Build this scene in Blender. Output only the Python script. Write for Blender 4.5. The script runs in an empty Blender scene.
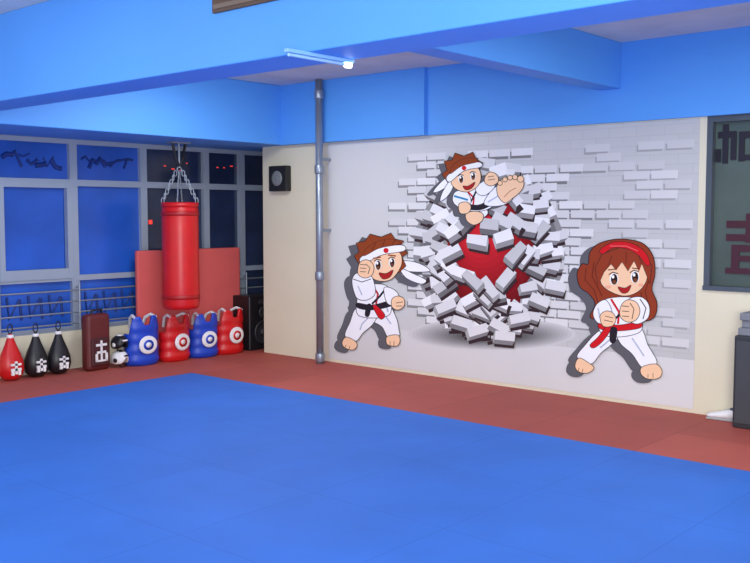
import bpy, bmesh, math, random
from mathutils import Vector, Matrix
random.seed(7)
scene=bpy.context.scene
try:
    scene.view_settings.view_transform='Standard'
    scene.view_settings.look='None'
except Exception as e: print(e)
PI=math.pi
# ------------------------------------------------------------------ helpers
def lin(c):
    out=[]
    for v in c[:3]:
        v=v/255.0
        out.append(v/12.92 if v<=0.04045 else ((v+0.055)/1.055)**2.4)
    return (out[0],out[1],out[2],1.0)
MATS={}
def mat(name,rgb,rough=0.6,metal=0.0,var=0.06,scale=6.0,bump=0.0,emit=0.0):
    if name in MATS: return MATS[name]
    m=bpy.data.materials.new(name); m.use_nodes=True
    nt=m.node_tree; b=nt.nodes['Principled BSDF']
    b.inputs['Roughness'].default_value=rough
    b.inputs['Metallic'].default_value=metal
    c=lin(rgb)
    tc=nt.nodes.new('ShaderNodeTexCoord')
    n=nt.nodes.new('ShaderNodeTexNoise'); n.inputs['Scale'].default_value=scale; n.inputs['Detail'].default_value=4
    nt.links.new(tc.outputs['Object'],n.inputs['Vector'])
    mx=nt.nodes.new('ShaderNodeMix'); mx.data_type='RGBA'
    mx.inputs[6].default_value=tuple(max(0,x*(1-var*2)) for x in c[:3])+(1,)
    mx.inputs[7].default_value=tuple(min(1,x*(1+var*2)) for x in c[:3])+(1,)
    nt.links.new(n.outputs['Fac'],mx.inputs[0])
    nt.links.new(mx.outputs[2],b.inputs['Base Color'])
    if bump>0:
        bp=nt.nodes.new('ShaderNodeBump'); bp.inputs['Strength'].default_value=bump; bp.inputs['Distance'].default_value=0.01
        nt.links.new(n.outputs['Fac'],bp.inputs['Height']); nt.links.new(bp.outputs['Normal'],b.inputs['Normal'])
    if emit>0:
        b.inputs['Emission Color'].default_value=c; b.inputs['Emission Strength'].default_value=emit
    MATS[name]=m; return m
def tile_mat(name,c1,c2,seam,rough,size=1.0,mortar=0.012):
    m=bpy.data.materials.new(name); m.use_nodes=True
    nt=m.node_tree; b=nt.nodes['Principled BSDF']; b.inputs['Roughness'].default_value=rough
    tc=nt.nodes.new('ShaderNodeTexCoord')
    br=nt.nodes.new('ShaderNodeTexBrick'); br.offset=0.0; br.squash=1.0
    br.inputs['Color1'].default_value=lin(c1); br.inputs['Color2'].default_value=lin(c2); br.inputs['Mortar'].default_value=lin(seam)
    br.inputs['Scale'].default_value=1.0; br.inputs['Mortar Size'].default_value=mortar/2
    br.inputs['Mortar Smooth'].default_value=0.6
    br.inputs['Brick Width'].default_value=size; br.inputs['Row Height'].default_value=size
    nt.links.new(tc.outputs['Object'],br.inputs['Vector'])
    n=nt.nodes.new('ShaderNodeTexNoise'); n.inputs['Scale'].default_value=1.7; n.inputs['Detail'].default_value=6
    nt.links.new(tc.outputs['Object'],n.inputs['Vector'])
    rp=nt.nodes.new('ShaderNodeMapRange'); rp.inputs[3].default_value=0.82; rp.inputs[4].default_value=1.18
    nt.links.new(n.outputs['Fac'],rp.inputs[0])
    mx=nt.nodes.new('ShaderNodeMix'); mx.data_type='RGBA'; mx.blend_type='MULTIPLY'; mx.inputs[0].default_value=1
    nt.links.new(br.outputs['Color'],mx.inputs[6]); nt.links.new(rp.outputs[0],mx.inputs[7])
    nt.links.new(mx.outputs[2],b.inputs['Base Color'])
    n2=nt.nodes.new('ShaderNodeTexNoise'); n2.inputs['Scale'].default_value=160
    nt.links.new(tc.outputs['Object'],n2.inputs['Vector'])
    bp=nt.nodes.new('ShaderNodeBump'); bp.inputs['Strength'].default_value=0.15; bp.inputs['Distance'].default_value=0.003
    nt.links.new(n2.outputs['Fac'],bp.inputs['Height']); nt.links.new(bp.outputs['Normal'],b.inputs['Normal'])
    MATS[name]=m; return m
def link(o,parent=None):
    scene.collection.objects.link(o)
    if parent is not None: o.parent=parent
    return o
def empty(name,loc=(0,0,0),rotz=0):
    e=bpy.data.objects.new(name,None); e.location=loc; e.rotation_euler=(0,0,rotz); e.empty_display_size=0.1
    return link(e)
def from_bm(name,bm,m,parent=None,smooth=False):
    me=bpy.data.meshes.new(name); bmesh.ops.recalc_face_normals(bm,faces=bm.faces); bm.to_mesh(me); bm.free()
    if m is not None: me.materials.append(m)
    if smooth:
        for p in me.polygons: p.use_smooth=True
    return link(bpy.data.objects.new(name,me),parent)
def bm_box(bm,lo,hi):
    vs=[bm.verts.new((x,y,z)) for x in (lo[0],hi[0]) for y in (lo[1],hi[1]) for z in (lo[2],hi[2])]
    for f in ((0,1,3,2),(4,6,7,5),(0,4,5,1),(2,3,7,6),(0,2,6,4),(1,5,7,3)): bm.faces.new([vs[i] for i in f])
def boxes(name,lst,m,parent=None,bevel=0.0,seg=2):
    bm=bmesh.new()
    for lo,hi in lst: bm_box(bm,lo,hi)
    o=from_bm(name,bm,m,parent)
    if bevel>0:
        md=o.modifiers.new('bevel','BEVEL'); md.width=bevel; md.segments=seg; md.limit_method='ANGLE'
    return o
def lathe(name,prof,m,parent=None,axis='Z',loc=(0,0,0),n=32,smooth=True,rot=None):
    bm=bmesh.new(); rings=[]
    for r,z in prof:
        rings.append([bm.verts.new((max(r,1e-4)*math.cos(2*PI*i/n),max(r,1e-4)*math.sin(2*PI*i/n),z)) for i in range(n)])
    for a,b in zip(rings[:-1],rings[1:]):
        for i in range(n): bm.faces.new((a[i],a[(i+1)%n],b[(i+1)%n],b[i]))
    bm.faces.new(rings[0][::-1]); bm.faces.new(rings[-1])
    o=from_bm(name,bm,m,parent,smooth)
    if axis=='X': o.rotation_euler=(0,PI/2,0)
    if axis=='-Y': o.rotation_euler=(PI/2,0,0)
    if rot: o.rotation_euler=rot
    o.location=loc
    return o
def tube(name,pts,r,m,parent=None,n=10,cyclic=False):
    cu=bpy.data.curves.new(name,'CURVE'); cu.dimensions='3D'; cu.bevel_depth=r; cu.bevel_resolution=3; cu.use_fill_caps=True
    sp=cu.splines.new('POLY'); sp.points.add(len(pts)-1)
    for p,q in zip(sp.points,pts): p.co=(q[0],q[1],q[2],1)
    sp.use_cyclic_u=cyclic
    cu.materials.append(m)
    return link(bpy.data.objects.new(name,cu),parent)
# ------------------------------------------------------------------ room constants
H=1.70; TH=math.radians(41.15); PT=math.radians(4.09); FPX=944.0
cT,sT,cP,sP=math.cos(TH),math.sin(TH),math.cos(PT),math.sin(PT)
XM=7.80      # mural wall plane
YW=9.30      # window wall plane
CZ=3.20      # ceiling height
BZ=2.51      # underside of perimeter beams

blue=mat('blue_wall_paint',(88,164,243),0.6,0,0.03,1.2)
blue2=mat('blue_beam_paint',(88,162,240),0.6,0,0.04,1.0)
cream=mat('cream_wall_paint',(226,220,194),0.7,0,0.03,2.0)
ceilm=mat('ceiling_plaster',(218,220,218),0.9,0,0.10,2.5)
alu=mat('aluminium_frame',(158,172,188),0.4,0.2,0.04,5)
steel=mat('galvanised_steel',(150,160,172),0.35,0.6,0.08,9)
glassb=mat('blue_film_glass',(34,88,186),0.22,0,0.3,1.5)
glassd=mat('dark_night_glass',(34,48,80),0.12,0,0.4,2.0)
darkb=mat('dark_blue_lettering',(22,54,126),0.5)
black=mat('black_vinyl',(24,24,29),0.4,0,0.1,20)
redv=mat('red_vinyl',(206,22,26),0.35,0,0.08,6)
bluev=mat('blue_vinyl',(20,66,190),0.4,0,0.08,6)
white=mat('white_vinyl',(236,236,238),0.5,0,0.03,6)
maroon=mat('maroon_vinyl',(98,34,34),0.5,0,0.1,8)
pink=mat('coral_foam',(214,92,90),0.7,0,0.05,4)
redf=tile_mat('red_puzzle_mat',(178,84,72),(168,77,66),(142,62,55),0.7)
bluef=tile_mat('blue_puzzle_mat',(40,105,196),(43,109,200),(33,95,184),0.65,mortar=0.01)

# ------------------------------------------------------------------ shell
boxes('floor',[((-3,-3,-0.12),(8.8,YW+0.2,0))],redf)
boxes('training_mat',[((-2.8,-2.8,0.0),(6.24,8.06,0.006))],bluef)
boxes('ceiling',[((-3,-3,CZ),(8.8,YW+0.2,CZ+0.12))],ceilm)
WY=3.14
boxes('wall_right',[((XM,WY,0),(8.6,8.63,CZ)),((XM,-3,0),(8.6,WY,1.06)),((XM,-3,BZ),(8.6,WY,CZ)),((XM,-3,1.06),(8.6,0.9,BZ)),((8.6,8.5,0),(8.8,YW+0.2,CZ))],cream)
boxes('wall_back',[((-3,YW,0),(8.6,YW+0.2,0.42)),((-3,YW,BZ),(8.6,YW+0.2,CZ))],cream)
boxes('trim_beam_back',[((-3,8.19,BZ),(8.6,YW,CZ))],blue,bevel=0.01)
boxes('trim_beam_right',[((7.70,6.06,BZ),(XM,8.19,CZ)),((7.75,-3,BZ),(XM,6.06,CZ))],blue)
boxes('trim_beam_main',[((3.58,-3,2.555),(3.93,8.19,CZ))],blue2,bevel=0.008)
boxes('trim_beam_cross',[((3.93,3.9,2.8),(7.75,4.12,CZ))],blue2,bevel=0.008)

# ------------------------------------------------------------------ windows (back)
led=mat('red_led',(235,60,50),0.5,emit=0.9)
def window(idx,x0,x1,glass_low,glass_up,sash):
    e=empty('window_%d'%idx,((x0+x1)/2,YW+0.05,1.46)); w=(x1-x0)/2
    z0,z1=0.42-1.46,BZ-1.46; zt=2.04-1.46; zm=1.0-1.46
    f=[((-w,-0.05,z0),(-w+0.045,0.05,z1)),((w-0.045,-0.05,z0),(w,0.05,z1)),((-w+.001,-0.046,z1-0.05),(w-.001,0.046,z1-.001)),((-w+.001,-0.046,z0+.001),(w-.001,0.046,z0+0.05)),
       ((-w+.001,-0.056,zt-0.035),(w-.001,0.046,zt+0.035)),((-w+.001,-0.054,zm-0.03),(w-.001,0.046,zm+0.03))]
    if sash:
        f+=[((-w+0.04,-0.075,zm),(-w+0.10,-0.01,zt)),((w-0.10,-0.075,zm),(w-0.04,-0.01,zt)),((-w+0.042,-0.071,zm+.002),(w-0.042,-0.012,zm+0.11)),((-w+0.042,-0.071,zt-0.06),(w-0.042,-0.012,zt-.002))]
    boxes('frame',f,alu,e)
    boxes('lower_pane',[((-w+0.03,0.0,z0+.01),(w-0.03,0.01,zt))],glass_low,e)
    boxes('upper_pane',[((-w+0.03,0.0,zt),(w-0.03,0.01,z1-.01))],glass_up,e)
    return e,w
xs=[2.8,3.75,4.72,5.64,6.55,7.47,8.05,8.6]
for i in range(7):
    dk=i>=4
    e,w=window(i+1,xs[i],xs[i+1],glassd if dk else glassb,glassd if dk else glassb,i in(0,2))
    if not dk:
        rnd=random.Random(i+3)
        z=2.27-1.46
        for k in range(7):
            xx=-w*0.72+k*w*0.2; a=rnd.uniform(-1,1)
            tube('lettering_up_%d'%k,[(xx,0.0,z+0.06*a),(xx+0.05,0.0,z+rnd.uniform(-.09,.1)),(xx+0.12,0.0,z+rnd.uniform(-.08,.08))],0.008+0.020*rnd.random(),darkb,e)
        z=0.70-1.46
        for k in range(3):
            xx=-w*0.7+k*w*0.52
            tube('lettering_low_%d'%k,[(xx,0.0,z+0.13),(xx+0.02,0.0,z-0.1),(xx+0.14,0.0,z+0.1)],0.016,darkb,e)
            tube('lettering_low_b%d'%k,[(xx+.14,0.0,z+0.1),(xx+0.16,0.0,z-0.12)],0.016,darkb,e)
    if i in (4,5):
        rnd=random.Random(5+i); bm=bmesh.new()
        for k in range(4):
            x=-w*.3+k*.11; z=2.22-1.46+rnd.uniform(.0,.10)
            bm_box(bm,(x,-0.004,z),(x+rnd.uniform(.015,.05),0.004,z+0.013))
        if i==4: bm_box(bm,(-w*.8,-.004,1.58-1.46),(-w*.8+.05,.004,1.63-1.46))
        from_bm('led_sign_glimpse',bm,led,e)
# guard rails
e=empty('window_guard_rail',(5.7,YW-0.065,0.7))
for k,z in enumerate((0.17,0.05,-0.07,-0.19)):
    tube('rail_%d'%k,[(-3,0,z),(2.85,0,z)],0.010,steel,e)
for k,x in enumerate((-2.9,-1.95,-0.98,-0.06,0.85,1.77,2.35,2.84)):
    tube('post_%d'%k,[(x,0,-0.25),(x,0,0.25)],0.012,steel,e); tube('bracket_%d'%k,[(x,0,0.2),(x,0.06,0.2)],0.008,steel,e)

# ------------------------------------------------------------------ window right
e=empty('window_8',(XM+0.05,2.02,1.785)); hy=WY-2.02; hz=(BZ-1.06)/2
boxes('frame',[((-0.05,hy-0.05,-hz),(0.06,hy,hz)),((-0.05,-hy,-hz),(0.06,-hy+0.05,hz)),((-0.046,-hy+.001,hz-0.05),(0.056,hy-.001,hz-.001)),((-0.07,-hy+.001,-hz+.001),(0.056,hy-.001,-hz+0.04)),((-0.04,0.42,-hz+.002),(0.05,0.46,hz-.002))],mat('dark_frame',(82,92,102),0.4,0.3),e)
boxes('pane',[((0.02,-hy+.01,-hz+.01),(0.03,hy-.01,hz-.01))],mat('dim_office_glass',(72,88,84),0.25,0,0.3,1.5),e)
ink=mat('dark_purple_lettering',(20,16,36),0.5); ink2=mat('plum_lettering',(64,14,34),0.5)
def glyph(strokes,y0,z0,s,m,tag):
    lst=[]
    for i,(a,b,c,d) in enumerate(strokes):
        lst.append(((0.008-.0005*i,y0-max(a,c)*s,z0+min(b,d)*s),(0.019,y0-min(a,c)*s,z0+max(b,d)*s)))
    boxes(tag,lst,m,e)
glyph([(0,.68,.55,.88),(.15,-.1,.32,1.1),(.4,0,.57,.85),(-.05,-.05,.1,.35),(.65,-.05,.82,.85),(.65,.65,1.2,.85),(1.0,-.05,1.2,.8),(.65,-.02,1.2,.15)],hy-0.07,0.36,0.27,ink,'glyph_a')
glyph([(0,.85,1,1.0),(.40,.55,.60,1.15),(0,.58,1,.72),(.12,-.1,.28,.5),(.12,.36,.9,.5),(.74,-.1,.9,.5),(.12,.16,.9,.28),(0,-.1,1,.02)],hy-0.16,-0.54,0.40,ink2,'glyph_b')

# ------------------------------------------------------------------ mural artwork (flat print on the wall)
def wallpt(u,v,x):
    a=(u-375)/FPX; b=(281.5-v)/FPX
    F=cP+b*sP; Z=-sP+b*cP
    t=x/(F*cT+a*sT)
    return (x,t*(F*sT-a*cT),H+t*Z)
def cr(pts,k=6):
    n=len(pts); out=[]
    for i in range(n):
        p0,p1,p2,p3=pts[(i-1)%n],pts[i],pts[(i+1)%n],pts[(i+2)%n]
        for j in range(k):
            t=j/k
            out.append(tuple(0.5*((2*p1[d])+(-p0[d]+p2[d])*t+(2*p0[d]-5*p1[d]+4*p2[d]-p3[d])*t*t+(-p0[d]+3*p1[d]-3*p2[d]+p3[d])*t**3) for d in (0,1)))
    return out
printm=bpy.data.materials.new('mural_print'); printm.use_nodes=True
nt=printm.node_tree; b=nt.nodes['Principled BSDF']; b.inputs['Roughness'].default_value=0.75; b.inputs['Specular IOR Level'].default_value=0.2
at=nt.nodes.new('ShaderNodeAttribute'); at.attribute_name='Col'; nt.links.new(at.outputs['Color'],b.inputs['Base Color'])
DL=0.000025
class Art:
    def __init__(s,x0): s.x=x0; s.v=[]; s.f=[]; s.c=[]; s.rec=[]
    def up(s): s.x-=DL
    def face(s,pts,col,metres=False):
        i=len(s.v)
        ar=sum(pts[k][0]*pts[(k+1)%len(pts)][1]-pts[(k+1)%len(pts)][0]*pts[k][1] for k in range(len(pts)))
        if ar>0: pts=list(pts)[::-1]
        for p in pts: s.v.append((s.x,p[0],p[1]) if metres else wallpt(p[0],p[1],s.x))
        s.f.append(list(range(i,i+len(pts)))); s.c.append(lin(col))
    def stroke(s,pts,w,col,closed=False):
        s.up(); n=len(pts)
        L=[];R=[]
        for i,p in enumerate(pts):
            a=pts[(i-1)%n] if closed or i>0 else p
            c=pts[(i+1)%n] if closed or i<n-1 else p
            dx,dy=c[0]-a[0],c[1]-a[1]; l=math.hypot(dx,dy) or 1
            nx,ny=-dy/l*w/2,dx/l*w/2
            L.append((p[0]+nx,p[1]+ny)); R.append((p[0]-nx,p[1]-ny))
        for i in range(n if closed else n-1):
            j=(i+1)%n; s.face([L[i],L[j],R[j],R[i]],col)
    def shape(s,pts,col,ol=0.8,smooth=True,main=True):
        s.rec.append(('p',cr(pts) if smooth else pts,col,ol*0.8,main))
    def line(s,pts,w=0.9,col=(40,30,30)): s.rec.append(('l',pts,col,w,False))
    def ell(s,cx,cy,rx,ry,col,ol=0,rot=0,main=False,n=20):
        c,sn=math.cos(rot),math.sin(rot)
        s.rec.append(('p',[(cx+rx*math.cos(2*PI*i/n)*c-ry*math.sin(2*PI*i/n)*sn,cy+rx*math.cos(2*PI*i/n)*sn+ry*math.sin(2*PI*i/n)*c) for i in range(n)],col,ol,main))
    def emit(s,shadow=None,scol=(98,98,104)):
        if shadow:
            for k,p,c,w,mn in s.rec:
                if mn: s.up(); s.face([(q[0]+shadow[0],q[1]+shadow[1]) for q in p],scol)
        for k,p,c,w,mn in s.rec:
            if k=='p':
                s.up(); s.face(p,c)
                if w>0: s.stroke(p,w,(38,30,34),True)
            else: s.stroke(p,w,c)
        s.rec=[]
    def build(s,name,parent):
        me=bpy.data.meshes.new(name); me.from_pydata(s.v,[],s.f)
        ca=me.color_attributes.new('Col','FLOAT_COLOR','CORNER')
        for p in me.polygons:
            for li in p.loop_indices: ca.data[li].color=s.c[p.index]
        me.materials.append(printm)
        o=bpy.data.objects.new(name,me); return link(o,parent)
MY0,MY1,MZ0,MZ1,MF=3.20,7.52,0.035,2.50,0.455
mural=empty('wall_mural',(0,0,0))
XP=XM-0.004
def sheet(name,low,high,brick):
    m=bpy.data.materials.new(name); m.use_nodes=True; nt=m.node_tree; b=nt.nodes['Principled BSDF']; b.inputs['Roughness'].default_value=0.75
    b.inputs['Specular IOR Level'].default_value=0.2
    tc=nt.nodes.new('ShaderNodeTexCoord'); sx=nt.nodes.new('ShaderNodeSeparateXYZ'); nt.links.new(tc.outputs['Object'],sx.inputs[0])
    mr=nt.nodes.new('ShaderNodeMapRange'); mr.inputs[1].default_value=MY0; mr.inputs[2].default_value=MY1; nt.links.new(sx.outputs[1],mr.inputs[0])
    cb=nt.nodes.new('ShaderNodeCombineXYZ'); nt.links.new(sx.outputs[1],cb.inputs[0]); nt.links.new(sx.outputs[2],cb.inputs[1])
    n=nt.nodes.new('ShaderNodeTexNoise'); n.inputs['Scale'].default_value=0.9; nt.links.new(tc.outputs['Object'],n.inputs['Vector'])
    ramp=nt.nodes.new('ShaderNodeMix'); ramp.data_type='RGBA'; ramp.inputs[6].default_value=lin(low); ramp.inputs[7].default_value=lin(high)
    ad=nt.nodes.new('ShaderNodeMath'); ad.operation='MULTIPLY_ADD'; nt.links.new(n.outputs['Fac'],ad.inputs[0]); ad.inputs[1].default_value=0.7; 
    nt.links.new(mr.outputs[0],ad.inputs[2]); 
    ad2=nt.nodes.new('ShaderNodeMath'); ad2.operation='SUBTRACT'; ad2.use_clamp=True; ad2.inputs[1].default_value=0.35; nt.links.new(ad.outputs[0],ad2.inputs[0])
    nt.links.new(ad2.outputs[0],ramp.inputs[0])
    out=ramp.outputs[2]
    if brick:
        br=nt.nodes.new('ShaderNodeTexBrick'); br.inputs['Color1'].default_value=(1,1,1,1); br.inputs['Color2'].default_value=(.97,.97,.97,1); br.inputs['Mortar'].default_value=(.90,.90,.90,1)
        br.inputs['Scale'].default_value=1; br.inputs['Mortar Size'].default_value=0.004; br.inputs['Brick Width'].default_value=0.26; br.inputs['Row Height'].default_value=0.085
        nt.links.new(cb.outputs[0],br.inputs['Vector'])
        mm=nt.nodes.new('ShaderNodeMix'); mm.data_type='RGBA'; mm.blend_type='MULTIPLY'
        k=nt.nodes.new('ShaderNodeMapRange'); k.inputs[1].default_value=6.9; k.inputs[2].default_value=5.6; nt.links.new(sx.outputs[1],k.inputs[0])
        nt.links.new(k.outputs[0],mm.inputs[0]); nt.links.new(out,mm.inputs[6]); nt.links.new(br.outputs['Color'],mm.inputs[7]); out=mm.outputs[2]
    nt.links.new(out,b.inputs['Base Color']); return m
boxes('printed_brick_wall',[((XP,MY0,MF),(XM,MY1,MZ1))],sheet('mural_wall_print',(200,201,200),(212,213,212),True),mural)
boxes('printed_ground',[((XP,MY0,MZ0),(XM,MY1,MF))],sheet('mural_ground_print',(222,222,222),(212,213,213),False),mural)
A=Art(XP-0.0003)
RH=0.085; cy,cz=5.32,1.40
def courses(shadow):
    rnd=random.Random(11); row=0; z=0.56
    while z<2.33:
        y=MY0+0.05+(0.13 if row%2 else 0)
        while y+0.24<MY1-0.5:
            d=math.hypot((y+.12-cy)/1.0,(z-cz)/1.0)
            p=0.95 if d<1.1 else (0.62 if y<4.6 else 0.28)
            if z>2.15: p*=0.5
            if y>6.5: p*=0.3
            if rnd.random()<p:
                near=max(0,min(1,(1.5-d)/.5))
                g=int(rnd.choice([206,210,214,218])+14*near)
                dy=rnd.uniform(-.01,.01); hh=rnd.uniform(.010,.020)+.014*near
                if shadow: A.face([(y+dy+0.02,z-hh),(y+.255+dy,z-hh),(y+.255+dy,z+.04),(y+dy+0.02,z+.04)],(int(170-40*near),)*3,True)
                else: A.face([(y+dy,z),(y+.24+dy,z),(y+.24+dy,z+.07),(y+dy,z+.07)],(g,g,g),True)
            y+=0.26
        z+=RH; row+=1
    A.up()
courses(True); courses(False)
for k in range(16):
    A.ell(492,334+k*0.15,84-4.0*k,16-0.85*k,(210-9*k,210-9*k,211-9*k),n=36)
A.emit()
def ellp(cx,cy,rx,ry,n=40): return [(cx+rx*math.cos(2*PI*i/n),cy+ry*math.sin(2*PI*i/n)) for i in range(n)]
for k,(rx,ry,g) in enumerate(((76,80,150),(70,76,120),(65,73,90),(61,70,62))):
    A.up(); A.face(ellp(489,252,rx,ry),(g,g,g))
for k in range(14):
    f=k/13
    A.up(); A.face(ellp(490-10*f,252-20*f,60-42*f,72-52*f),(int(96+116*f),int(8+26*f),int(16+30*f)))
def brick3(cx,cy_,L,h,ang,dep,g,tp=0.0):
    c,s=math.cos(ang),math.sin(ang)
    ux,uy=c*L/2,s*L/2; vx,vy=-s*h/2,c*h/2; t=1+tp; q=1-tp
    P=[(cx-ux-vx*t,cy_-uy-vy*t),(cx+ux-vx*q,cy_+uy-vy*q),(cx+ux+vx*q,cy_+uy+vy*q),(cx-ux+vx*t,cy_-uy+vy*t)]
    dx,dy=dep
    A.up(); A.face([(p[0]+dx+1.5,p[1]+dy+3) for p in P],(58,42,46))
    A.up()
    A.face([P[3],P[2],(P[2][0]+dx,P[2][1]+dy),(P[3][0]+dx,P[3][1]+dy)],(g-92,g-94,g-92))
    if dx>0: A.face([P[1],P[2],(P[2][0]+dx,P[2][1]+dy),(P[1][0]+dx,P[1][1]+dy)],(g-56,)*3)
    else: A.face([P[0],P[3],(P[3][0]+dx,P[3][1]+dy),(P[0][0]+dx,P[0][1]+dy)],(g-56,)*3)
    A.up(); A.face(P,(g,g,min(255,g+1)))
rnd=random.Random(29)
lst=[]
for r,n in ((85,30),(76,30),(67,27),(58,23),(48,18),(36,12),(22,7)):
    for i in range(n):
        a=2*PI*(i+rnd.uniform(-.35,.35))/n; rr=r+rnd.uniform(-5,5)
        x=489+rr*math.cos(a)*0.80; y=250+rr*math.sin(a)*0.98
        if y<186 and abs(x-480)<38 and r<70: continue
        if r<=58 and rnd.random()<0.16: continue
        if r<60 and 262<y<300 and 452<x<530 and rnd.random()<0.5: continue
        if r<60 and 202<y<228 and 490<x<530 and rnd.random()<0.6: continue
        ang=(rnd.uniform(-.25,.25) if r>70 else rnd.uniform(-.9,.9))+ (0.25*math.sin(2*a) if r>60 else 0)
        lst.append((rr,x,y,ang))
lst.sort(key=lambda q:-q[0])
for rr,x,y,ang in lst:
    k=1-rr/110
    brick3(x,y,rnd.uniform(15,21)+2*k,rnd.uniform(7.5,9.5)+2*k,ang,(-(x-489)*0.06+.3,3.0+3.0*k-(y-250)*.015),rnd.choice([206,222,236,246]),rnd.uniform(-.16,.16))
for x,y,a in ((462,322,.3),(478,330,-.3),(500,326,.5),(520,318,-.2),(540,300,.4),(446,306,-.4),(556,286,.2),(505,336,.1)):
    brick3(x,y,20,9,a,(-2,4),228)
A.build('printed_brick_burst',mural)

SK=(254,210,170); GI=(250,251,255); HR=(146,66,32); DK=(38,30,34); RD=(214,26,36); FOLD=(186,194,214)
def eye(B,x,y,rx,ry):
    B.ell(x,y,rx*1.35,ry*1.1,(252,252,252)); B.ell(x+.2,y+.3,rx,ry,(46,22,18)); B.ell(x+.2,y+ry*.55,rx*.6,ry*.35,(120,66,40)); B.ell(x-rx*.3,y-ry*.4,rx*.42,ry*.32,(255,255,255))
    B.line([(x-rx*1.6,y-ry*.8),(x-rx*.4,y-ry*1.25),(x+rx*1.2,y-ry*1.0)],1.0)
X0=XP-0.013
# --- boy in guard stance
B=Art(X0)
B.shape([(398,262),(410,261),(423,265),(430,271),(417,272),(404,270)],GI)
B.shape([(400,268),(412,273),(426,280),(421,284),(406,278)],GI)
B.shape([(360,266),(354,256),(359,252),(356,243),(365,241),(370,234),(381,237),(391,233),(395,239),(404,241),(400,246),(408,253),(402,257),(406,266),(399,273),(385,252),(368,258)],HR,1.0,False)
B.shape([(373,308),(388,305),(396,317),(399,330),(399,336),(389,339),(382,327),(372,320)],GI)
B.shape([(388,336),(398,335),(400,341),(397,346),(388,345),(386,340)],SK)
B.line([(390,341),(390,345)],.5); B.line([(394,341),(394,346)],.5)
B.shape([(357,308),(377,312),(373,324),(363,333),(356,341),(345,336),(350,322)],GI)
B.shape([(346,337),(355,341),(357,346),(353,350),(345,348),(342,343)],SK)
B.line([(346,345),(345,348)],.5); B.line([(350,346),(349,349)],.5)
B.line([(370,316),(362,324),(360,330)],1.4,FOLD); B.line([(384,314),(391,324)],1.4,FOLD)
B.shape([(360,288),(372,284),(387,286),(391,298),(390,314),(376,318),(358,315),(357,300)],GI)
B.line([(386,304),(388,312)],1.6,FOLD); B.line([(364,292),(366,300)],1.4,FOLD)
B.line([(372,285),(378,294),(376,304)],2.0,(190,30,40)); B.line([(387,287),(380,296),(372,304)],2.0,(30,30,40))
B.shape([(357,303),(372,305),(390,301),(391,306),(372,310),(358,308)],(40,34,44),0.7)
B.shape([(376,305),(385,315),(380,319),(373,307)],RD,0.7)
B.shape([(371,305),(369,316),(365,315),(367,305)],(40,34,44),0.5)
B.shape([(384,288),(393,289),(399,296),(396,305),(387,303)],GI)
B.shape([(392,299),(398,296),(404,299),(404,306),(398,310),(392,307)],SK)
B.line([(396,303),(403,302)],.6); B.line([(396,306),(402,306)],.6)
B.shape([(366,264),(368,256),(384,250),(399,252),(402,262),(398,272),(390,280),(379,281),(370,276)],SK)
B.shape([(361,257),(380,248),(402,245),(404,251),(382,255),(363,264)],GI)
B.ell(386,250.5,2.6,2.6,RD)
B.shape([(364,256),(366,249),(376,242),(390,239),(401,243),(396,245),(380,248)],HR,0.4)
B.line([(372,250),(376,243)],.8,(100,42,20)); B.line([(382,247),(385,240)],.8,(100,42,20)); B.line([(392,245),(395,240)],.8,(100,42,20))
eye(B,378,265,2.5,4.6); eye(B,392,262.5,2.3,4.4)
B.line([(373,258.5),(381,257)],1.4,HR); B.line([(388,255),(396,256)],1.4,HR)
B.shape([(379,273),(386,273.5),(393,270),(390,277),(383,279)],(176,34,36),0.7)
B.shape([(354,292),(352,280),(357,273),(369,274),(374,282),(375,294),(367,300),(358,299)],GI)
B.line([(353,279),(362,282),(371,279)],0.8); B.line([(358,286),(362,295)],1.3,FOLD)
B.shape([(359,264),(364,260),(370,261),(374,267),(372,275),(365,278),(358,274)],SK)
for q in (264.5,268,271.5): B.line([(360,q),(366,q+.4)],.6)
B.line([(366,264),(370,268),(368,274)],.7)
B.emit((-8,3)); B.build('printed_boy_guard',mural)
# --- boy doing a flying kick
B=Art(X0)
B.shape([(448,177),(440,183),(433,192),(440,191),(449,184)],GI)
B.shape([(450,181),(443,191),(440,201),(447,197),(453,187)],GI)
B.shape([(448,183),(442,174),(447,170),(444,161),(452,160),(455,153),(464,156),(473,152),(476,159),(483,163),(479,168),(482,177),(477,182),(465,168),(452,177)],HR,1.0,False)
B.shape([(464,205),(482,206),(488,213),(480,219),(466,216)],GI)
B.shape([(466,214),(475,211),(483,214),(482,221),(474,225),(467,221)],SK)
B.shape([(460,190),(478,186),(494,190),(496,203),(482,211),(463,208)],GI)
B.line([(466,190),(474,198),(473,206)],1.8,RD); B.line([(478,187),(473,198),(468,206)],1.8,(30,30,40))
B.shape([(462,203),(478,205),(492,199),(494,203),(480,210),(463,208)],(40,34,44),0.6)
B.shape([(484,204),(492,190),(504,183),(514,188),(512,200),(499,206)],GI)
B.line([(488,202),(498,196)],1.4,FOLD)
B.shape([(497,186),(502,179),(511,176),(520,177),(524,183),(521,191),(513,198),(505,203),(498,196)],SK)
for x,y,r in ((500,183,2.4),(505,179.5,2.4),(510,177.6,2.5),(515,177.2,2.6),(520.5,179,3.3)): B.ell(x,y,r,r,SK,0.6)
B.line([(504,197),(510,191),(516,188)],.7,(190,120,90))
B.shape([(455,192),(466,191),(471,202),(463,209),(453,202)],GI)
B.line([(454,196),(468,200)],2.0,(50,140,190))
B.shape([(459,204),(467,202),(471,207),(468,213),(460,213)],SK)
B.shape([(476,187),(487,180),(495,186),(486,195),(478,194)],GI)
B.shape([(485,177),(490,172),(497,175),(498,182),(491,186),(485,183)],SK)
B.line([(488,177),(494,176)],.6); B.line([(488,180),(495,179)],.6)
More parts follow.
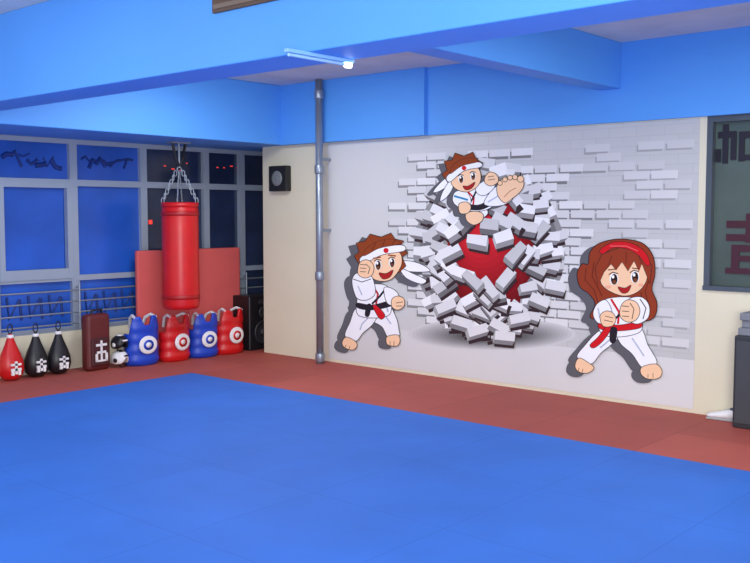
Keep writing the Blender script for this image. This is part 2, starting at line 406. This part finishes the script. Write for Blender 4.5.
B.shape([(451,182),(454,173),(466,167),(478,168),(481,178),(477,187),(467,192),(456,189)],SK)
B.shape([(447,176),(462,165),(479,162),(481,167),(464,171),(450,182)],GI)
B.ell(464,168,2.3,2.3,RD)
B.shape([(450,174),(453,165),(463,159),(475,158),(477,162),(462,166)],HR,0.4)
eye(B,461,179,2.0,3.6); eye(B,473,176,2.0,3.6)
B.shape([(463,186),(468,186),(475,182),(472,188),(466,190)],(176,34,36),0.6)
B.emit((-6,3)); B.build('printed_boy_kick',mural)
# --- girl punching
GH=(150,60,34); GD=(104,38,24)
B=Art(X0)
B.shape([(588,264),(590,252),(600,243),(620,239),(642,243),(653,256),(655,274),(652,289),(657,303),(655,316),(646,321),(634,317),(628,300),(612,300),(609,312),(600,319),(590,317),(595,304),(589,294),(580,287),(577,274),(582,264)],GH,1.1)
for l in ([(586,268),(585,280),(594,290),(599,306)],[(594,262),(592,276),(602,296)],[(648,262),(649,280),(645,292),(650,308)],[(641,292),(642,306)]): B.line(l,1.0,GD)
B.shape([(603,330),(622,332),(612,344),(601,353),(591,364),(577,357),(586,344),(595,334)],GI)
B.shape([(579,358),(589,363),(594,368),(588,373),(579,372),(575,366)],SK)
B.line([(579,368),(578,372)],.5); B.line([(583,369),(582,373)],.5)
B.shape([(618,331),(640,328),(648,345),(657,363),(643,368),(632,354),(620,343)],GI)
B.shape([(642,367),(656,364),(662,371),(659,378),(648,379),(641,374)],SK)
B.line([(648,374),(648,378)],.5); B.line([(653,373),(653,378)],.5)
B.line([(612,338),(600,348)],1.5,FOLD); B.line([(632,338),(644,356)],1.5,FOLD)
B.shape([(600,302),(618,297),(639,300),(642,318),(640,332),(618,337),(601,333),(598,316)],GI)
B.line([(611,299),(619,312),(618,324)],2.2,RD); B.line([(632,298),(620,314),(610,324)],2.2,(30,30,40))
B.shape([(600,322),(618,325),(639,322),(640,328),(618,331),(600,329)],RD,0.7)
B.shape([(606,327),(598,337),(590,345),(594,348),(603,341),(611,329)],RD,0.7)
B.shape([(611,328),(610,341),(615,342),(617,329)],(40,34,44),0.7)
B.shape([(597,304),(606,300),(612,312),(608,322),(598,323),(593,314)],GI)
B.line([(598,308),(600,318)],1.4,FOLD)
B.shape([(600,316),(606,311),(613,313),(616,320),(612,326),(603,326)],SK)
B.line([(605,316),(613,318)],.6); B.line([(604,320),(613,322)],.6)
B.shape([(628,300),(641,297),(649,305),(648,318),(636,324),(626,316)],GI)
B.line([(640,299),(646,308),(643,319)],1.0)
B.shape([(600,276),(602,263),(616,255),(635,255),(646,264),(647,279),(639,291),(625,296),(611,292),(602,285)],SK)
B.shape([(598,286),(595,268),(602,254),(624,246),(643,252),(652,266),(650,284),(646,274),(642,264),(639,271),(634,261),(628,271),(622,262),(616,270),(611,264),(604,272)],GH,0.8,False)
B.line([(612,256),(608,266)],.8,GD); B.line([(626,252),(626,264)],.8,GD); B.line([(638,255),(642,264)],.8,GD)
B.shape([(600,250),(613,242),(631,243),(645,252),(650,264),(646,265),(639,256),(627,249),(613,248),(603,254)],RD,0.7)
B.line([(610,246),(626,246),(638,251)],1.0,(240,100,100))
eye(B,614,279,3.3,5.4); eye(B,635,277,3.2,5.4)
B.line([(608,270),(616,269)],1.0,GD); B.line([(632,268),(640,269)],1.0,GD)
B.ell(608,287,3,1.8,(246,180,150)); B.ell(641,285,2.6,1.8,(246,180,150))
B.shape([(618,287),(625,288),(631,285),(628,292),(622,293)],(176,34,36),0.6)
B.shape([(621,306),(627,300),(636,302),(640,311),(636,320),(627,322),(620,316)],SK)
for q in (306,311,316): B.line([(622,q),(629,q+.5)],.7)
B.line([(630,303),(634,309),(632,319)],.8)
B.emit((-9,4)); B.build('printed_girl_punch',mural)

# ------------------------------------------------------------------ fixtures
e=empty('drain_pipe',(7.62,7.49,0))
lathe('pipe',[(0.042,0.0),(0.042,CZ-0.001)],steel,e,n=20)
for k,z in enumerate((0.02,0.95,2.15,2.98)):
    lathe('coupling_%d'%k,[(0.05,z),(0.054,z+0.01),(0.054,z+0.09),(0.05,z+0.1)],steel,e,n=20)
boxes('wall_clamp',[((0.0,-0.015,1.5),(0.178,0.015,1.53)),((0.0,-0.015,2.3),(0.178,0.015,2.33))],steel,e)
e=empty('wall_speaker',(XM-0.05,8.28,2.12))
boxes('cabinet',[((-0.04,-0.15,-0.15),(0.049,0.15,0.15))],black,e,0.01)
g=mat('grey_cone',(120,126,128),0.5)
lathe('cone_ring',[(0.045,0),(0.085,0),(0.09,-0.006),(0.085,-0.012),(0.05,-0.012)],g,e,'X',(-0.038,0,0))
lathe('dust_cap',[(0.03,0),(0.028,-0.008),(0.01,-0.014)],g,e,'X',(-0.04,0,0))
e=empty('ceiling_lamp',(3.69,3.60,2.53))
boxes('housing',[((-0.27,-0.016,0.004),(0.24,0.016,0.024))],mat('pale_blue_batten',(140,192,246),.5),e,0.004)
tube('lamp',[(-0.25,0,-0.006),(0.17,0,-0.006)],0.009,mat('fluorescent_tube',(160,204,250),0.3),e)
lathe('glow_cap',[(0.010,0),(0.018,0.015),(0.018,0.05),(0.008,0.06)],mat('lamp_glow',(240,248,255),0.3,emit=6),e,'X',(0.17,0,-0.006))

# ------------------------------------------------------------------ punching bag
e=empty('punching_bag',(6.62,8.72,0))
lathe('bag',[(0.0,.62),(0.17,.622),(0.2,.64),(0.208,.68),(0.21,.9),(0.206,1.2),(0.208,1.5),(0.205,1.76),(0.19,1.80),(0.0,1.80)],redv,e,n=40)
for k,z in enumerate((0.74,1.68)): lathe('band_%d'%k,[(0.209,z),(0.214,z+.005),(0.214,z+.045),(0.209,z+.05)],mat('dark_red_band',(168,16,22),0.4),e,n=40)
lathe('rim',[(0.196,1.775),(0.21,1.78),(0.21,1.83),(0.196,1.83)],redv,e,n=40)
for k in range(4):
    a=PI/4+k*PI/2; c,s=math.cos(a),math.sin(a)
    for j in range(7):
        f=j/7; r=0.19*(1-f)+0.02*f; zz=1.82+(2.18-1.82)*f
        pts=[(c*(r+0.016*math.cos(q)*(.5 if j%2 else 1)),s*(r+.016*math.cos(q)*(.5 if j%2 else 1)),zz+.03+0.034*math.sin(q)) for q in [2*PI*i/10 for i in range(10)]]
        tube('chain_%d_%d'%(k,j),pts,0.006,steel,e,cyclic=True)
tube('swivel_ring',[(0.03*math.cos(q),0,2.20+0.03*math.sin(q)) for q in [2*PI*i/14 for i in range(14)]],0.008,steel,e,cyclic=True)
tube('hanger_strap',[(0,0,2.22),(0.0,0,2.5)],0.012,steel,e)
tube('hanger_left',[(-0.09,0,2.5),(-0.05,0,2.33),(0,0,2.24)],0.016,black,e); tube('hanger_right',[(0.09,0,2.5),(0.05,0,2.33),(0,0,2.24)],0.016,black,e)
boxes('ceiling_plate',[((-0.13,-0.05,2.49),(0.13,0.05,2.509))],steel,e)

e=empty('crash_mat',(7.05,9.17,0))
boxes('panel_1',[((-0.72,-0.03,0.0),(0.0,0.03,1.28))],pink,e,0.02)
boxes('panel_2',[((0.006,-0.03,0.0),(0.82,0.03,1.28))],pink,e,0.02)

# ------------------------------------------------------------------ sparring gear
def speed_bag(x,y,m,sc=1.0):
    e=empty('speed_bag',(x,y,0)); e.scale=(sc,sc*.8,sc)
    lathe('bladder',[(0.0,0.0),(0.07,.012),(0.11,.05),(0.125,.11),(0.118,.18),(0.09,.26),(0.055,.34),(0.03,.41),(0.022,.44),(0.0,.445)],m,e,n=28)
    bm=bmesh.new()
    for (x0,z0,x1,z1) in ((-.05,.10,.05,.125),(-.012,.07,.012,.19),(-.05,.15,.05,.17),(-.045,.06,-.02,.10),(.02,.06,.045,.10)): bm_box(bm,(x0,-.132,z0),(x1,-.10,z1))
    from_bm('emblem',bm,white,e)
    lathe('collar',[(0.03,.40),(0.034,.41),(0.034,.425),(0.03,.435)],white,e,n=20)
    tube('hanging_loop',[(0,0,.44),(.025,0,.47),(.02,0,.52),(0,0,.54),(-.02,0,.52),(-.025,0,.47),(0,0,.44)],0.006,black,e)
speed_bag(4.76,9.11,redv,1.08); speed_bag(5.04,9.11,black,1.05); speed_bag(5.30,9.11,black,1.05)
e=empty('kick_shield',(5.70,9.04,0),0.1)
boxes('pad',[((-0.155,-0.08,0.0),(0.155,0.06,0.62))],maroon,e,0.05,4)
boxes('pocket',[((-0.12,-0.10,0.05),(0.12,-0.06,0.36))],mat('dark_maroon',(70,26,30),0.6),e,0.02,3)
bm=bmesh.new()
for (x0,z0,x1,z1) in ((-.07,.27,.07,.295),(-.012,.12,.012,.33),(-.06,.19,.06,.215),(-.08,.10,-.05,.19),(.05,.10,.08,.19),(-.08,.10,.08,.12)): bm_box(bm,(x0,-.108,z0),(x1,-.09,z1))
from_bm('emblem',bm,white,e)
tube('handle',[(-.07,-.03,.61),(-.06,-.03,.66),(.06,-.03,.66),(.07,-.03,.61)],0.014,black,e)
def chest_protector(x,y,m,sc=1.0,rot=0.0,disc=white):
    e=empty('chest_protector',(x,y,0),rot); e.scale=(sc*1.12,sc,sc)
    bm=bmesh.new(); NA,NZ=44,22; g=[]
    for i in range(NA+1):
        a=-2.0+4.0*i/NA; aa=abs(a)
        if aa<.22: top=.47
        elif aa<.40: top=.47+(aa-.22)/.18*.10
        elif aa<.85: top=.57
        elif aa<1.15: top=.57-(aa-.85)/.30*.20
        else: top=.37
        col=[]
        for j in range(NZ+1):
            z=top*j/NZ
            w=0.190-0.012*math.sin(PI*min(1,z/.5))-(0.02*max(0,z-.42)/.16)-0.02*max(0,1-z/.06)
            pad=0.012*abs(math.sin(z/.5*PI*4.0))
            r=w+pad
            col.append(bm.verts.new((r*math.sin(a),-r*math.cos(a)*.75,z)))
        g.append(col)
    for i in range(NA):
        for j in range(NZ): bm.faces.new((g[i][j],g[i+1][j],g[i+1][j+1],g[i][j+1]))
    o=from_bm('shell',bm,m,e,True); md=o.modifiers.new('s','SOLIDIFY'); md.thickness=0.03; md.offset=-1
    lathe('target_disc',[(0.105,0),(0.105,0.012),(0.09,0.018)],disc,e,'-Y',(0,-0.142,0.24),n=28)
    lathe('target_ring',[(0.06,0),(0.06,0.004)],m,e,'-Y',(0,-0.158,0.24),n=24)
    lathe('target_center',[(0.032,0),(0.032,0.003)],disc,e,'-Y',(0,-0.161,0.24),n=20)
    for k,sx in enumerate((-1,1)): tube('shoulder_strap_%d'%k,[(sx*.12,-.10,.55),(sx*.11,-.02,.575),(sx*.09,.06,.54),(sx*.07,.11,.42)],.018,white,e)
    tube('lacing_1',[(-.17,.06,.1),(.17,.06,.3)],.006,white,e); tube('lacing_2',[(.17,.06,.1),(-.17,.06,.3)],.006,white,e)
def helmet(x,y,z,m,sc=1.0,rot=0.0,trim=white):
    e=empty('sparring_helmet',(x,y,z),rot); e.scale=(sc,sc,sc)
    bm=bmesh.new(); NA,NZ=32,14; g=[]
    for i in range(NA):
        a=2*PI*i/NA; col=[]
        front=math.exp(-((((a+PI)%(2*PI))-PI)/0.62)**2*1.4)
        for j in range(NZ+1):
            lo=-0.55+1.0*front*0.8
            ph=lo+(PI/2-0.12-lo)*j/NZ
            r=0.125*(1+0.05*math.cos(a*4)**2*math.cos(ph))
            col.append(bm.verts.new((r*math.cos(ph)*math.sin(a)*.95,-r*math.cos(ph)*math.cos(a)*1.1,r*math.sin(ph)*1.05+.07)))
        g.append(col)
    for i in range(NA):
        k=(i+1)%NA
        for j in range(NZ): bm.faces.new((g[i][j],g[k][j],g[k][j+1],g[i][j+1]))
    o=from_bm('shell',bm,m,e,True); md=o.modifiers.new('s','SOLIDIFY'); md.thickness=0.022; md.offset=-1
    lathe('crown_pad',[(0.05,0),(0.045,0.012),(0.0,0.016)],trim,e,loc=(0,0,.195),n=20)
    boxes('brow_band',[((-0.045,-0.146,.115),(0.045,-0.120,.140))],trim,e,0.008)
    for k,sx in enumerate((-1,1)): lathe('ear_guard_%d'%k,[(0.035,0),(0.035,0.012),(0.02,0.02)],trim,e,loc=(sx*0.112,-.01,.06),rot=(0,sx*PI/2,0),n=18)
    tube('chin_strap',[(-.09,-.05,.0),(-.05,-.07,-.045),(.05,-.07,-.045),(.09,-.05,.0)],.008,black,e)
chest_protector(6.25,8.98,bluev,.98,-.05)
chest_protector(6.68,8.94,redv,.94,.08)
chest_protector(7.08,8.92,bluev,.92,-.05)
chest_protector(7.47,8.91,redv,.96,.05)
helmet(5.965,8.98,.045,white,.72,.3,black)
helmet(5.965,8.98,.215,black,.72,.1,white)
e=empty('floor_speaker',(7.98,9.0,0),0.0)
boxes('cabinet',[((-0.24,-0.17,0.0),(0.22,0.17,0.68))],black,e,0.02,3)
rub=mat('speaker_rubber',(42,42,48),0.5); 
lathe('woofer',[(0.15,0),(0.15,0.012),(0.13,0.018),(0.12,0.006),(0.05,0.001),(0.045,0.012),(0.0,0.02)],rub,e,'-Y',(-.01,-0.168,.22))
lathe('midrange',[(0.075,0),(0.075,0.012),(0.06,0.016),(0.03,0.003),(0.0,0.01)],rub,e,'-Y',(-.01,-0.168,.47))
boxes('horn',[((-.09,-.178,.58),(.07,-.165,.63))],rub,e,0.005)
# cabinet + shoe at right
e=empty('equipment_cabinet',(7.62,2.30,0))
boxes('carcass',[((-0.14,-0.45,0.0),(0.17,0.45,0.74))],mat('charcoal_carcass',(46,48,54),0.5),e,0.012)
boxes('doors',[((-0.155,-0.43,0.04),(-0.138,-0.005,0.70)),((-0.155,0.005,0.04),(-0.138,0.43,0.70))],mat('charcoal_panel',(62,65,70),0.45),e,0.006)
boxes('handles',[((-0.175,-0.05,.40),(-0.153,-0.035,.52)),((-0.175,0.035,.40),(-0.153,0.05,.52))],steel,e)
boxes('stacked_folders',[((-0.12,-.30,.74),(.12,.43,.80)),((-0.10,-.28,.80),(.12,.41,.86)),((-0.12,-.2,.86),(.1,.42,.92))],mat('grey_folder',(120,124,132),.6),e,.008)
def shoe(x,y,rot):
    e=empty('training_shoe',(x,y,0.0),rot)
    bm=bmesh.new(); rings=[]; prof=[(-.13,.03,.075),(-.11,.038,.09),(-.06,.038,.085),(0,.04,.065),(.06,.047,.05),(.10,.043,.042),(.13,.025,.032)]
    for px,w,h in prof:
        rings.append([bm.verts.new((px,w*math.cos(q),.012+max(0,h*(.5+.5*math.sin(q))))) for q in [2*PI*i/14 for i in range(14)]])
    for a,b in zip(rings[:-1],rings[1:]):
        for i in range(14): bm.faces.new((a[i],a[(i+1)%14],b[(i+1)%14],b[i]))
    bm.faces.new(rings[0]); bm.faces.new(rings[-1])
    from_bm('upper',bm,white,e,True)
    boxes('sole',[((-.135,-.042,0),(.135,.042,.018))],mat('rubber_sole',(170,172,174),.7),e,.008)
    tube('collar',[(-.09+.035*math.cos(q),.022*math.sin(q),.10) for q in [2*PI*i/12 for i in range(12)]],.008,mat('grey_lining',(90,96,104),.8),e,cyclic=True)
    for k in range(4): tube('lace_%d'%k,[(-.03+.022*k,-.02,.092-.010*k),(-.03+.022*k,.02,.092-.010*k)],.004,white,e)
shoe(7.70,2.90,1.64)
e=empty('air_vent',(3.57,3.97,2.985))
boxes('vent_frame',[((-0.012,-.39,-.13),(0.01,.39,.17))],mat('brown_grille',(98,76,60),.7),e,.004)
boxes('vent_slats',[((-0.02,-.37,-.11+.055*k),(-0.011,.37,-.085+.055*k)) for k in range(5)],mat('tan_slat',(126,108,90),.7),e)

# ------------------------------------------------------------------ light
w=bpy.data.worlds.new('World'); scene.world=w; w.use_nodes=True
bg=w.node_tree.nodes['Background']; bg.inputs[0].default_value=(0.97,0.985,1.0,1); bg.inputs[1].default_value=1.15
def area(name,loc,target,size,energy,col=(1,1,1)):
    l=bpy.data.lights.new(name,'AREA'); l.size=size; l.energy=energy; l.color=col
    o=bpy.data.objects.new(name,l); o.location=loc; o.rotation_euler=(Vector(target)-Vector(loc)).to_track_quat('-Z','Y').to_euler(); link(o)
area('camera_fill_light',(-1.0,-1.2,1.9),(6,6,2.1),2.5,350,(1,.99,.97))  # added soft flash-like fill from behind the camera, no fixture of the room
area('room_lamp_2',(5.6,2.2,3.1),(5.6,2.2,0),1.2,48,(1,.99,.96))
area('room_lamp_3',(5.6,6.6,3.1),(5.9,6.9,0),1.2,58,(1,.99,.96))
area('room_lamp_4',(1.6,5.5,3.1),(1.8,5.6,0),1.2,40)
area('room_lamp_5',(1.6,1.0,3.1),(1.8,1.4,0),1.2,25)
# ------------------------------------------------------------------ camera
cd=bpy.data.cameras.new('camera'); cd.sensor_width=36; cd.lens=FPX/750*36; cd.clip_end=100
co=bpy.data.objects.new('camera',cd); co.location=(0,0,H); co.rotation_euler=(PI/2-PT,0,TH-PI/2); link(co); scene.camera=co
